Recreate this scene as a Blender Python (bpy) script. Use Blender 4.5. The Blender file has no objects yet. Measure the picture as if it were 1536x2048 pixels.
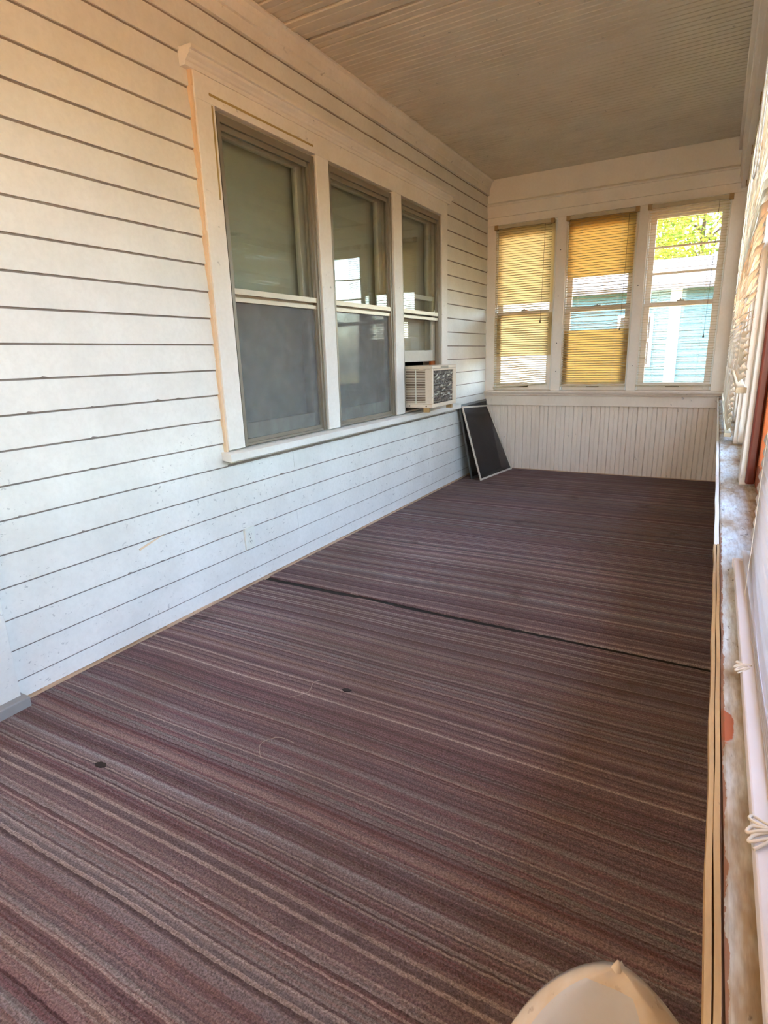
import bpy, bmesh, math, random
from mathutils import Vector, Matrix
random.seed(7)
S = bpy.context.scene
COL = S.collection

# ------------------------------------------------------------------ camera
F_PX = 1157.9183
YAW, PITCH, ROLL = -0.515204, -0.261565, -0.029106
CAM = Vector((2.05562, -5.81326, 1.15972))
cy, sy, cp, sp = math.cos(YAW), math.sin(YAW), math.cos(PITCH), math.sin(PITCH)
fwd = Vector((sy*cp, cy*cp, sp)); r0 = Vector((cy, -sy, 0)); u0 = r0.cross(fwd)
rt = math.cos(ROLL)*r0 + math.sin(ROLL)*u0
up = -math.sin(ROLL)*r0 + math.cos(ROLL)*u0
cd = bpy.data.cameras.new('camera'); cam = bpy.data.objects.new('camera', cd); COL.objects.link(cam)
cd.sensor_fit = 'HORIZONTAL'; cd.sensor_width = 36.0; cd.lens = F_PX*36.0/1536.0
cd.clip_start = 0.01; cd.clip_end = 300
m3 = Matrix((rt, up, -fwd)).transposed()
cam.matrix_world = Matrix.Translation(CAM) @ m3.to_4x4()
S.camera = cam

# ------------------------------------------------------------------ world, sun, exposure
W = bpy.data.worlds.new('sky'); S.world = W; W.use_nodes = True
nt = W.node_tree
for n in list(nt.nodes): nt.nodes.remove(n)
sky = nt.nodes.new('ShaderNodeTexSky'); sky.sky_type = 'NISHITA'; sky.sun_disc = False
sky.sun_elevation = math.radians(48); sky.sun_rotation = math.radians(250)
sky.air_density = 1.0; sky.dust_density = 2.5; sky.ozone_density = 1.0
bg = nt.nodes.new('ShaderNodeBackground'); bg.inputs['Strength'].default_value = 0.58
wo = nt.nodes.new('ShaderNodeOutputWorld')
hz = nt.nodes.new('ShaderNodeMixRGB'); hz.blend_type = 'MULTIPLY'; hz.inputs[0].default_value = 1.0; hz.inputs[2].default_value = (1.08, 1.0, 0.90, 1)   # thin summer haze
nt.links.new(sky.outputs[0], hz.inputs[1]); nt.links.new(hz.outputs[0], bg.inputs[0]); nt.links.new(bg.outputs[0], wo.inputs[0])
sd = bpy.data.lights.new('sun', 'SUN'); sun = bpy.data.objects.new('sun', sd); COL.objects.link(sun)
sd.energy = 1.8; sd.color = (1.0, 0.78, 0.52); sd.angle = math.radians(1.5)
# the sun stands high over the house side (from -x), so the porch itself lies in shade
sun.rotation_euler = Vector((0.60, -0.38, -0.70)).to_track_quat('-Z', 'Y').to_euler()
VS = S.view_settings
VS.view_transform = 'Standard'; VS.look = 'None'; VS.gamma = 1.0; VS.use_curve_mapping = False
VS.exposure = 3.10
S.cycles.use_denoising = True
S.cycles.max_bounces = 9; S.cycles.diffuse_bounces = 5; S.cycles.glossy_bounces = 3; S.cycles.transparent_max_bounces = 16
S.cycles.sample_clamp_indirect = 8.0; S.cycles.adaptive_threshold = 0.05; S.cycles.adaptive_min_samples = 16; S.cycles.use_light_tree = False

# ------------------------------------------------------------------ colour / material helpers
def lin(r, g, b):
    def f(c):
        c /= 255.0
        return c/12.92 if c <= 0.04045 else ((c+0.055)/1.055)**2.4
    return (f(r), f(g), f(b), 1.0)

class NM:
    def __init__(s, name):
        s.m = bpy.data.materials.new(name); s.m.use_nodes = True
        s.t = s.m.node_tree; s.b = s.t.nodes['Principled BSDF']; s.o = s.t.nodes['Material Output']
    def n(s, k, **kw):
        x = s.t.nodes.new('ShaderNode'+k)
        for a, v in kw.items():
            if a == 'inp':
                for i, val in v.items():
                    x.inputs[i].default_value = val
            else: setattr(x, a, v)
        return x
    def l(s, a, b): s.t.links.new(a, b)
    def pos(s, scale=(1, 1, 1)):
        g = s.n('NewGeometry'); mp = s.n('Mapping'); mp.inputs['Scale'].default_value = scale
        s.l(g.outputs['Position'], mp.inputs['Vector']); return mp.outputs[0]
    def noise(s, vec, scale, detail=3.0, rough=0.55, dist=0.0):
        x = s.n('TexNoise'); x.inputs['Scale'].default_value = scale; x.inputs['Detail'].default_value = detail
        x.inputs['Roughness'].default_value = rough; x.inputs['Distortion'].default_value = dist
        s.l(vec, x.inputs['Vector']); return x.outputs[0]
    def ramp(s, fac, stops, interp='LINEAR'):
        x = s.n('ValToRGB'); e = x.color_ramp; e.interpolation = interp
        while len(e.elements) < len(stops): e.elements.new(0.5)
        for el, (p, c) in zip(e.elements, stops):
            el.position = p; el.color = c if len(c) == 4 else (*c, 1)
        s.l(fac, x.inputs[0]); return x.outputs[0]
    def mix(s, fac, a, b, mode='MIX'):
        x = s.n('MixRGB'); x.blend_type = mode
        for i, v in ((0, fac), (1, a), (2, b)):
            if isinstance(v, (int, float)): x.inputs[i].default_value = v
            elif isinstance(v, tuple): x.inputs[i].default_value = v
            else: s.l(v, x.inputs[i])
        return x.outputs[0]
    def math(s, op, a, b=0.0, c=0.0):
        x = s.n('Math'); x.operation = op
        for i, v in enumerate((a, b, c)):
            if isinstance(v, (int, float)): x.inputs[i].default_value = v
            else: s.l(v, x.inputs[i])
        return x.outputs[0]
    def bump(s, h, strength=0.3, dist=0.002):
        x = s.n('Bump'); x.inputs['Strength'].default_value = strength; x.inputs['Distance'].default_value = dist
        s.l(h, x.inputs['Height']); s.l(x.outputs[0], s.b.inputs['Normal'])
    def base(s, c):
        if isinstance(c, tuple): s.b.inputs['Base Color'].default_value = c
        else: s.l(c, s.b.inputs['Base Color'])
    def set(s, rough=0.5, metal=0.0, spec=0.5):
        s.b.inputs['Roughness'].default_value = rough; s.b.inputs['Metallic'].default_value = metal
        s.b.inputs['Specular IOR Level'].default_value = spec
        return s

def BW(v): return (v, v, v, 1)

def m_paint(name, col, dirt, amount=0.5, speck=0.0, rough=0.55, speckcol=(0.08, 0.075, 0.07, 1), streak=(1, 1, 1), sscale=26, low=False):
    x = NM(name); v = x.pos(streak)
    big = x.noise(v, 3.1, 4, 0.6)
    f = x.ramp(big, [(0.35, BW(0)), (0.75, BW(amount))])
    c = x.mix(f, col, dirt)
    fine = x.noise(v, 55, 3, 0.6)
    c = x.mix(x.ramp(fine, [(0.35, BW(0.16)), (0.6, BW(0))]), c, dirt)
    if speck > 0:
        sp1 = x.noise(x.pos((1, 0.8, 1)), sscale, 4, 0.62, 0.6)
        msk = x.noise(x.pos(), 1.9, 2)
        s1 = x.ramp(sp1, [(0.685 - 0.05*speck, BW(0)), (0.73 - 0.05*speck, BW(1))])
        s2 = x.ramp(msk, [(0.36, BW(0)), (0.56, BW(1))])
        if low:   # knocks and scuffs gather on the lower boards
            gz = x.n('NewGeometry'); sz = x.n('SeparateXYZ'); x.l(gz.outputs['Position'], sz.inputs[0])
            s2 = x.math('MULTIPLY', s2, x.ramp(sz.outputs['Z'], [(0.80, BW(1)), (1.0, BW(0.05))]))
        c = x.mix(x.math('MULTIPLY', x.math('MULTIPLY', s1, s2), 0.5), c, speckcol)
    x.base(c); x.set(rough); x.bump(fine, 0.15, 0.001)
    return x.m

def m_plain(name, col, rough=0.5, metal=0.0, var=0.12, scale=18, spec=0.5):
    x = NM(name); n = x.noise(x.pos(), scale, 3)
    d = tuple(c*(1-var*2) for c in col[:3])+(1,)
    x.base(x.mix(n, col, d)); x.set(rough, metal, spec); return x.m

def m_glass(name, tint=(0.93, 0.96, 0.95, 1), refl=1.0):
    x = NM(name); x.t.nodes.remove(x.b)
    tr = x.n('BsdfTransparent'); tr.inputs[0].default_value = tint
    gl = x.n('BsdfGlossy'); gl.inputs['Roughness'].default_value = 0.015
    g = x.n('NewGeometry'); dt = x.n('VectorMath'); dt.operation = 'DOT_PRODUCT'
    x.l(g.outputs['Normal'], dt.inputs[0]); x.l(g.outputs['Incoming'], dt.inputs[1])
    k = x.math('POWER', x.math('SUBTRACT', 1.0, x.math('ABSOLUTE', dt.outputs['Value'])), 5.0)
    fr = x.math('ADD', x.math('MULTIPLY', k, 0.96), 0.04)   # thin-pane reflectance, same from both sides
    wob = x.noise(x.pos(), 2.3, 1); bp = x.n('Bump'); bp.inputs['Strength'].default_value = 0.05; bp.inputs['Distance'].default_value = 0.02
    x.l(wob, bp.inputs['Height']); x.l(bp.outputs[0], gl.inputs['Normal'])
    f2 = x.math('MULTIPLY', fr, refl)
    f2 = x.math('MINIMUM', f2, 1.0)
    mx = x.n('MixShader'); x.l(f2, mx.inputs[0]); x.l(tr.outputs[0], mx.inputs[1]); x.l(gl.outputs[0], mx.inputs[2])
    x.l(mx.outputs[0], x.o.inputs['Surface']); return x.m

def m_translucent(name, col, trans, tr_fac, rough=0.5, var=0.1):
    x = NM(name); n = x.noise(x.pos(), 14, 3)
    d = tuple(c*(1-var) for c in col[:3])+(1,)
    cc = x.mix(n, col, d); x.base(cc); x.set(rough)
    t = x.n('BsdfTranslucent'); t.inputs[0].default_value = trans
    mx = x.n('MixShader'); mx.inputs[0].default_value = tr_fac
    x.l(x.b.outputs[0], mx.inputs[1]); x.l(t.outputs[0], mx.inputs[2]); x.l(mx.outputs[0], x.o.inputs['Surface'])
    return x.m

def m_screen(name, col, opacity):
    x = NM(name); x.base(col); x.set(0.7)
    w = x.noise(x.pos((1, 1, 1)), 9, 2); tr = x.n('BsdfTransparent')
    f = x.ramp(w, [(0.3, BW(opacity-0.07)), (0.7, BW(opacity+0.07))])
    mx = x.n('MixShader'); x.l(f, mx.inputs[0]); x.l(tr.outputs[0], mx.inputs[1]); x.l(x.b.outputs[0], mx.inputs[2])
    x.l(mx.outputs[0], x.o.inputs['Surface']); return x.m

M = {}
M['siding'] = m_paint('siding_paint', lin(226, 224, 216), lin(190, 186, 176), 0.45, 1.0, 0.5, sscale=58, low=True)
M['lap'] = m_paint('lap_line', lin(146, 134, 124), lin(112, 102, 94), 0.6, 0, 0.8)  # darker tone for the narrow strip just under each lap
M['trim'] = m_paint('trim_paint', lin(230, 226, 218), lin(198, 190, 176), 0.45, 0.3, 0.45)
M['lit_edge_chip'] = m_plain('peach_lit_edge_chip', lin(232, 202, 166), 0.6)  # peach for a bare chip and for light painted on the casing edge
M['mustard'] = m_plain('mustard_stain', lin(176, 152, 96), 0.7)
M['ceil'] = m_paint('ceiling_paint', lin(218, 208, 190), lin(192, 180, 158), 0.5, 0.2, 0.5)
M['bead'] = m_paint('beadboard_paint', lin(232, 216, 198), lin(208, 190, 170), 0.5, 0.35, 0.5, streak=(1, 1, 0.25))
M['header'] = m_paint('header_paint', lin(242, 232, 220), lin(220, 208, 192), 0.5, 0.0, 0.5)
M['gap'] = m_plain('dark_gap', lin(40, 32, 26), 0.9)
M['base'] = m_paint('base_edge', lin(206, 172, 138), lin(150, 120, 96), 0.6, 0.8, 0.7)
M['alu'] = m_plain('storm_aluminium', lin(150, 142, 128), 0.42, 0.55, 0.1)
M['alu_lt'] = m_plain('pale_aluminium', lin(206, 196, 176), 0.4, 0.35, 0.1)
M['sash'] = m_paint('sash_paint', lin(196, 190, 176), lin(160, 152, 136), 0.4, 0.1, 0.5)
M['glass'] = m_glass('window_glass')
M['glass_out'] = m_glass('porch_glass', (0.97, 0.98, 0.98, 1), 0.5)
M['inscreen'] = m_screen('window_screen_mesh', lin(128, 126, 124), 0.34)
M['scrmesh'] = m_screen('fly_screen_mesh', lin(60, 52, 47), 0.63)
M['shade_g'] = m_plain('grey_shade', lin(200, 190, 176), 0.8, 0, 0.06)
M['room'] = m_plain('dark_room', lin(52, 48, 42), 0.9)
M['slat'] = m_translucent('blind_slat', lin(222, 208, 176), (0.72, 0.62, 0.42, 1), 0.30)
M['slat_w'] = m_translucent('white_blind_slat', lin(232, 230, 232), (0.82, 0.82, 0.86, 1), 0.35)
M['slat_t'] = m_translucent('tan_blind_slat', lin(222, 206, 176), (0.68, 0.58, 0.42, 1), 0.22)
M['rail'] = m_plain('blind_rail', lin(206, 190, 158), 0.45)
M['rail_w'] = m_plain('white_blind_rail', lin(228, 222, 224), 0.4, 0, 0.05)
M['bracket'] = m_plain('yellowed_bracket', lin(176, 142, 92), 0.5)
M['cord'] = m_plain('cord', lin(232, 222, 206), 0.8)
M['cord_d'] = m_plain('dark_cord', lin(112, 96, 70), 0.8)
M['yellow'] = m_translucent('yellow_shade', lin(232, 200, 120), (0.78, 0.64, 0.35, 1), 0.68, 0.8, 0.04)
M['yellow2'] = m_translucent('pale_yellow_shade', lin(236, 220, 176), (0.86, 0.78, 0.56, 1), 0.72, 0.8, 0.04)
M['outlet'] = m_plain('outlet_plastic', lin(222, 222, 210), 0.35, 0, 0.03)
M['black'] = m_plain('black', lin(30, 27, 25), 0.7)
M['ac'] = m_paint('ac_shell', lin(222, 206, 184), lin(190, 170, 142), 0.35, 0.5, 0.4, sscale=60)
M['ac_in'] = m_plain('ac_inside_brown', lin(96, 62, 36), 0.8)
M['steel'] = m_plain('screen_frame_metal', lin(214, 202, 182), 0.45, 0.0, 0.08)
M['steel_d'] = m_plain('dark_screen_frame', lin(108, 104, 98), 0.45, 0.4, 0.1)
M['ply'] = m_paint('plywood_edge', lin(196, 160, 108), lin(150, 112, 66), 0.6, 0.8, 0.75, (0.16, 0.09, 0.04, 1), (6, 1, 6))
M['varnish'] = m_paint('orange_varnish', lin(176, 92, 40), lin(112, 48, 22), 0.8, 0.2, 0.3, (0.06, 0.02, 0.01, 1), (4, 4, 0.6))
M['varnish_shade'] = m_paint('shaded_varnish', lin(112, 46, 28), lin(78, 30, 20), 0.7, 0.0, 0.3, streak=(4, 4, 0.6))  # darker copy of the varnish, shadow side of the stops put into colour
M['threshold'] = m_plain('grey_threshold', lin(150, 146, 142), 0.6)
M['debris'] = m_plain('debris', lin(48, 36, 32), 0.9)
M['hair'] = m_plain('hair_strand', lin(190, 170, 150), 0.7)
M['grass'] = m_paint('lawn', lin(150, 130, 70), lin(112, 108, 52), 0.8, 0.0, 0.9)
M['trunk'] = m_paint('bark', lin(96, 78, 60), lin(60, 48, 38), 0.7, 0.2, 0.9)
M['house_w'] = m_plain('neighbour_siding', lin(66, 104, 116), 0.6)
M['white'] = m_plain('white_paint', lin(236, 236, 232), 0.5, 0, 0.03)
M['roof'] = m_plain('grey_shingle', lin(78, 80, 84), 0.9)
M['path'] = m_plain('tan_gravel_drive', lin(200, 136, 76), 0.9)
M['brick'] = m_plain('brick_red', lin(170, 110, 90), 0.8)

def leafmat(name, a, b):
    x = NM(name); n = x.noise(x.pos(), 3.5, 3)
    c = x.ramp(n, [(0.35, a), (0.65, b)]); x.base(c); x.set(0.6)
    t = x.n('BsdfTranslucent'); x.l(c, t.inputs[0]); mx = x.n('MixShader'); mx.inputs[0].default_value = 0.4
    x.l(x.b.outputs[0], mx.inputs[1]); x.l(t.outputs[0], mx.inputs[2]); x.l(mx.outputs[0], x.o.inputs['Surface']); return x.m
M['leaf_y'] = leafmat('yellow_green_leaves', lin(170, 176, 56), lin(100, 136, 46))
M['leaf_g'] = leafmat('green_leaves', lin(84, 120, 56), lin(120, 150, 70))

def m_carpet():
    x = NM('striped_carpet'); g = x.n('NewGeometry'); sx = x.n('SeparateXYZ'); x.l(g.outputs['Position'], sx.inputs[0])
    wv = x.noise(x.pos((0.5, 0.55, 1)), 1.2, 2)
    wf = x.noise(x.pos((1, 1, 1)), 45, 2)
    y = x.math('ADD', sx.outputs['Y'], x.math('MULTIPLY', x.math('SUBTRACT', wv, 0.5), 0.06))
    y = x.math('ADD', y, x.math('MULTIPLY', x.math('SUBTRACT', wf, 0.5), 0.006))
    def threads(w, seed, stops):
        t = x.math('FLOOR', x.math('MULTIPLY', x.math('ADD', y, seed), 1/w))
        q = x.n('TexWhiteNoise'); q.noise_dimensions = '1D'; x.l(t, q.inputs['W']); return x.ramp(q.outputs['Value'], stops, 'CONSTANT')
    fine_t = [(0.0, lin(58, 42, 44)), (0.12, lin(104, 78, 80)), (0.30, lin(118, 102, 102)), (0.50, lin(92, 76, 78)), (0.66, lin(134, 112, 106)), (0.80, lin(98, 66, 68)), (0.87, lin(140, 136, 132)), (0.935, lin(188, 170, 156))]
    band_t = [(0.0, lin(74, 62, 64)), (0.15, lin(112, 78, 80)), (0.30, lin(110, 98, 98)), (0.48, lin(98, 80, 82)), (0.62, lin(130, 102, 100)), (0.74, lin(116, 92, 76)), (0.84, lin(96, 58, 62)), (0.92, lin(132, 130, 130))]
    c = x.mix(0.56, threads(0.021, 3.37, band_t), threads(0.0052, 0.0, fine_t))
    c = x.mix(0.38, c, threads(0.0093, 1.71, fine_t))
    cb = x.n('CombineXYZ'); x.l(y, cb.inputs[1])
    band = x.noise(cb.outputs[0], 3.0, 3, 0.7)
    c = x.mix(x.ramp(band, [(0.42, BW(0)), (0.64, BW(0.32))]), c, lin(104, 88, 86))
    pile = x.noise(x.pos((1, 1, 1)), 210, 3, 0.7)
    c = x.mix(1.0, c, x.ramp(pile, [(0.28, BW(0.55)), (0.5, BW(1.35)), (0.72, BW(2.4))]), 'MULTIPLY')
    # a few dark stain blotches, then broad browner patches at random
    st = x.noise(x.pos((1, 1, 1)), 3.3, 4, 0.6)
    c = x.mix(x.ramp(st, [(0.62, BW(0)), (0.74, BW(0.6))]), c, lin(52, 42, 40))
    st2 = x.noise(x.pos((0.8, 0.5, 1)), 1.3, 3)
    c = x.mix(x.ramp(st2, [(0.36, BW(0)), (0.66, BW(0.45))]), c, lin(98, 76, 60))
    x.base(c); x.set(0.95, 0, 0.1); x.bump(pile, 0.9, 0.006); return x.m
M['carpet'] = m_carpet()

def m_ledge():
    x = NM('worn_ledge_paint'); v = x.pos((1, 1, 1)); g = x.n('NewGeometry'); sx = x.n('SeparateXYZ'); x.l(g.outputs['Position'], sx.inputs[0])
    a = x.noise(x.pos((3, 1.2, 1)), 3.0, 5, 0.65)
    c = x.ramp(a, [(0.40, lin(214, 226, 232)), (0.50, lin(200, 200, 194)), (0.58, lin(172, 154, 130)), (0.70, lin(136, 108, 80))])
    gr = x.noise(x.pos((40, 5, 1)), 4.0, 4, 0.7)
    c = x.mix(x.ramp(gr, [(0.42, BW(0)), (0.7, BW(0.5))]), c, lin(112, 96, 80))
    sp1 = x.noise(x.pos((1, 0.5, 1)), 70, 4, 0.6)
    c = x.mix(x.ramp(sp1, [(0.64, BW(0)), (0.69, BW(0.75))]), c, lin(72, 58, 46))
    # bare red primer where the inner edge has been chipped away
    vo = x.n('VectorMath'); vo.operation = 'MULTIPLY_ADD'
    x.l(g.outputs['Position'], vo.inputs[0]); vo.inputs[1].default_value = (6.4, 2.1, 0); vo.inputs[2].default_value = (-2.102*6.4, 5.145*2.1, 0)
    ln = x.n('VectorMath'); ln.operation = 'LENGTH'; x.l(vo.outputs[0], ln.inputs[0])
    wob = x.math('ADD', ln.outputs['Value'], x.math('MULTIPLY', x.math('SUBTRACT', x.noise(v, 60, 3), 0.5), 0.05))
    c = x.mix(x.ramp(wob, [(0.070, BW(1)), (0.076, BW(0))]), c, lin(170, 92, 56))
    ed = x.math('ADD', sx.outputs['X'], x.math('MULTIPLY', x.math('SUBTRACT', x.noise(x.pos((1, 0.6, 1)), 45, 4, 0.7), 0.5), 0.014))
    c = x.mix(x.ramp(ed, [(0.0, BW(0)), (1.0, BW(0))]), c, lin(150, 90, 54))
    near = x.math('LESS_THAN', ed, 2.1035)
    nearY = x.math('LESS_THAN', sx.outputs['Y'], -4.35)
    c = x.mix(x.math('MULTIPLY', x.math('MULTIPLY', near, nearY), 0.8), c, lin(148, 96, 62))
    x.base(c); x.set(0.75); x.bump(a, 0.3, 0.004); return x.m
M['ledge'] = m_ledge()

def m_chair():
    x = NM('weathered_cream_plastic'); n = x.noise(x.pos(), 16, 4, 0.6); st = x.noise(x.pos(), 42, 4, 0.65)
    c = x.ramp(n, [(0.35, lin(218, 208, 194)), (0.65, lin(206, 186, 158))])
    c = x.mix(x.ramp(st, [(0.6, BW(0)), (0.72, BW(0.7))]), c, lin(130, 92, 54))
    x.base(c); x.set(0.5); return x.m
M['chair'] = m_chair()
M['chair_top'] = m_paint('chair_grey_worn', lin(202, 206, 210), lin(190, 184, 178), 0.6, 0.35, 0.6, (0.3, 0.22, 0.14, 1), sscale=90)
M['bulb'] = NM('warm_globe'); _b = M['bulb'].b
_b.inputs['Emission Color'].default_value = (1.0, 0.68, 0.40, 1); _b.inputs['Emission Strength'].default_value = 12.0
_b.inputs['Base Color'].default_value = (0.9, 0.85, 0.75, 1); M['bulb'] = M['bulb'].m

def m_acfin():
    x = NM('damaged_condenser_fins'); n = x.noise(x.pos((1, 0.7, 2.2)), 24, 4, 0.7, 1.2)
    sx = x.n('SeparateXYZ'); x.l(x.pos(), sx.inputs[0])
    rows = x.math('SINE', x.math('MULTIPLY', sx.outputs['Z'], 6.2832/0.026))
    c = x.ramp(n, [(0.42, lin(92, 82, 74)), (0.56, lin(128, 118, 106)), (0.63, lin(196, 188, 172)), (0.72, lin(232, 226, 212))])
    c = x.mix(x.math('MULTIPLY', x.math('ADD', rows, 1.0), 0.28), c, lin(60, 50, 44))
    x.base(c); x.set(0.45, 0.4); x.bump(n, 0.8, 0.01); return x.m
M['fin'] = m_acfin()

# ------------------------------------------------------------------ geometry helpers
class MB:
    def __init__(s): s.v = []; s.f = []; s.mi = []
    def add(s, vs, fs, mi=0):
        o = len(s.v); s.v += [tuple(x) for x in vs]; s.f += [tuple(o+i for i in q) for q in fs]; s.mi += [mi]*len(fs); return s
    def box(s, x0, x1, y0, y1, z0, z1, mi=0):
        vs = [(x0, y0, z0), (x1, y0, z0), (x1, y1, z0), (x0, y1, z0), (x0, y0, z1), (x1, y0, z1), (x1, y1, z1), (x0, y1, z1)]
        return s.add(vs, [(0, 3, 2, 1), (4, 5, 6, 7), (0, 1, 5, 4), (1, 2, 6, 5), (2, 3, 7, 6), (3, 0, 4, 7)], mi)
    def prism(s, prof, axis, a, b, mi=0, caps=True):
        """extrude a closed 2-D profile along an axis (0:x profile=(y,z), 1:y profile=(x,z), 2:z profile=(x,y))"""
        def P(p, t):
            if axis == 0: return (t, p[0], p[1])
            if axis == 1: return (p[0], t, p[1])
            return (p[0], p[1], t)
        n = len(prof); vs = [P(p, a) for p in prof]+[P(p, b) for p in prof]
        fs = [(i, (i+1) % n, (i+1) % n+n, i+n) for i in range(n)]
        if caps: fs += [tuple(range(n))[::-1], tuple(range(n, 2*n))]
        return s.add(vs, fs, mi)
    def tube(s, pts, r, seg=6, mi=0):
        pts = [Vector(p) for p in pts]; n = len(pts); rings = []; ref = Vector((0.3, 0.5, 0.8)).normalized()
        for i, p in enumerate(pts):
            t = (pts[min(i+1, n-1)]-pts[max(i-1, 0)]).normalized()
            a = t.cross(ref)
            if a.length < 1e-3: a = t.cross(Vector((1, 0, 0)))
            a.normalize(); b = t.cross(a); rr = r[i] if isinstance(r, (list, tuple)) else r
            rings.append([p+(a*math.cos(k*2*math.pi/seg)+b*math.sin(k*2*math.pi/seg))*rr for k in range(seg)])
        vs = [q for rg in rings for q in rg]; fs = []
        for i in range(n-1):
            for k in range(seg): fs.append((i*seg+k, i*seg+(k+1) % seg, (i+1)*seg+(k+1) % seg, (i+1)*seg+k))
        fs += [tuple(range(seg))[::-1], tuple(range((n-1)*seg, n*seg))]
        return s.add(vs, fs, mi)
    def mesh(s, name):
        me = bpy.data.meshes.new(name); me.from_pydata(s.v, [], s.f)
        if any(s.mi):
            me.polygons.foreach_set('material_index', s.mi)
        bm = bmesh.new(); bm.from_mesh(me); bmesh.ops.recalc_face_normals(bm, faces=bm.faces); bm.to_mesh(me); bm.free()
        me.update(); return me
    def obj(s, name, mats, parent=None, bevel=0.0, smooth=False):
        return obj(name, s.mesh(name), mats, parent, bevel, smooth)

def obj(name, me, mats, parent=None, bevel=0.0, smooth=False):
    if not isinstance(mats, (list, tuple)): mats = [mats]
    if len(me.materials) == 0:
        for m in mats: me.materials.append(M[m] if isinstance(m, str) else m)
    o = bpy.data.objects.new(name, me); COL.objects.link(o)
    if parent: o.parent = parent
    if bevel > 0:
        b = o.modifiers.new('bevel', 'BEVEL'); b.width = bevel; b.segments = 2; b.limit_method = 'ANGLE'
    if smooth:
        for p in me.polygons: p.use_smooth = True
    return o
def box(name, b, mat, parent=None, bevel=0.0): return MB().box(*b).obj(name, mat, parent, bevel)
def empty(name, loc=(0, 0, 0), parent=None):
    o = bpy.data.objects.new(name, None); COL.objects.link(o); o.location = loc; o.empty_display_size = 0.1
    if parent: o.parent = parent
    return o
def tag(o, label, cat, group=None):
    o['label'] = label; o['category'] = cat
    if group: o['group'] = group
    return o
def struct(o, label=None):
    o['kind'] = 'structure'
    if label: o['label'] = label
    return o

E_ = 0.115            # clapboard exposure
Z0 = 1.2396           # a lap line near eye height
H = 2.729             # ceiling
XW = 2.165            # inner face of the knee wall
YN = -7.35            # near end of the porch
# ------------------------------------------------------------------ floor and outside ground
struct(box('floor', (-0.02, 2.36, YN-0.1, 0.12, -0.12, 0.0), 'gap'), 'dark porch floor boards under the carpet')
struct(box('ground', (-60, 60, -60, 60, -1.3, -0.9), 'grass'), 'lawn around the porch')
struct(box('driveway', (2.75, 7.6, -30, 30, -0.9, -0.885), 'path'), 'tan gravel drive beside the porch, widened to bounce warm light')  # unseen drive, made wide and warm to bounce light into the porch
struct(box('foundation', (-0.02, 2.34, YN-0.08, 0.10, -0.9, -0.12), 'header'), 'porch foundation skirt')

# ------------------------------------------------------------------ left wall: clapboards
wl = struct(empty('wall_left', (0, -3.6, 0)), 'white clapboard house wall with lap siding')
wl.location = (0, 0, 0)
OP = [(-3.63, -2.88), (-2.76, -1.99), (-1.87, -1.17)]   # window openings in y
OZ0, OZ1 = 0.742, 2.235
# backing wall behind the boards, cut round the openings
bk = MB()
bk.box(-0.14, 0.0, YN, OP[0][0], 0, H)
bk.box(-0.14, 0.0, OP[2][1], 0.05, 0, H)
bk.box(-0.14, 0.0, OP[0][0], OP[2][1], 0, OZ0-0.01); bk.box(-0.14, 0.0, OP[0][0], OP[2][1], OZ1, H)
bk.box(-0.14, 0.0, OP[0][1], OP[1][0], OZ0-0.01, OZ1); bk.box(-0.14, 0.0, OP[1][1], OP[2][0], OZ0-0.01, OZ1)
bk.obj('sheathing', 'siding', wl)
DOORY = -4.875
CY0, CY1 = -3.742, -1.055
def clap(y0, y1, zb, zt):
    lip, top = 0.0105, 0.003
    m = MB()
    zg = max(zb+0.004, zt-0.0075)
    xg = lip+(top-lip)*(zg-zb)/(zt-zb)
    prof = [(0.0, zb), (lip, zb), (xg, zg), (0, zg)]
    m.prism(prof, 1, y0, y1, 0)
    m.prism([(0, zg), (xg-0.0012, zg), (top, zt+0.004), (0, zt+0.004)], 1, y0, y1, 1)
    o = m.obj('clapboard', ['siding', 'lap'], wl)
    return o
lap = [Z0+k*E_ for k in range(-10, 13)]
rows = [(0.02, lap[0])]+[(lap[i], lap[i+1]) for i in range(len(lap)-1)]
rows = [r for r in rows if r[0] < 2.58]
for i, (a, b) in enumerate(rows):
    b = min(b, 2.60)
    j = 0.0007
    if b < 0.70 or a > 2.38:
        cuts = [DOORY]
        if a < 0.70: cuts += [-1.33 if i % 2 else -1.40]
        if i in (2, 5): cuts += [-3.22]
        if a > 2.38: cuts = [YN, -2.3]
        cuts.append(0.0); cuts.sort()
        for y0, y1 in zip(cuts[:-1], cuts[1:]): clap(y0+j, y1-j, a, b)
    else:
        clap(DOORY, CY0-0.001, a, b); clap(CY1+0.001, 0.0, a, b)
# frieze and cove along the ceiling
struct(MB().box(0, 0.022, YN, 0.0, 2.60, 2.66).obj('trim_1', 'trim'), 'frieze board above the clapboards')
struct(MB().prism([(0, 2.655), (0.022, 2.655), (0.03, 2.66), (0.034, 2.675), (0.04, 2.695), (0.05, 2.712), (0.062, 2.72), (0.062, H), (0, H)], 1, YN, 0.0).obj('trim_2', 'trim'), 'cove moulding between house wall and ceiling')
# base edge strip
bl = MB()
ys = [DOORY+i*(-DOORY)/60 for i in range(61)]
for y0, y1 in zip(ys[:-1], ys[1:]):
    h = 0.017+random.uniform(-0.004, 0.004); bl.box(0.0, 0.019+random.uniform(-0.002, 0.002), y0, y1, 0, h)
struct(bl.obj('baseboard_left', 'base'), 'thin peeling peach base strip where wall meets carpet')

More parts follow.
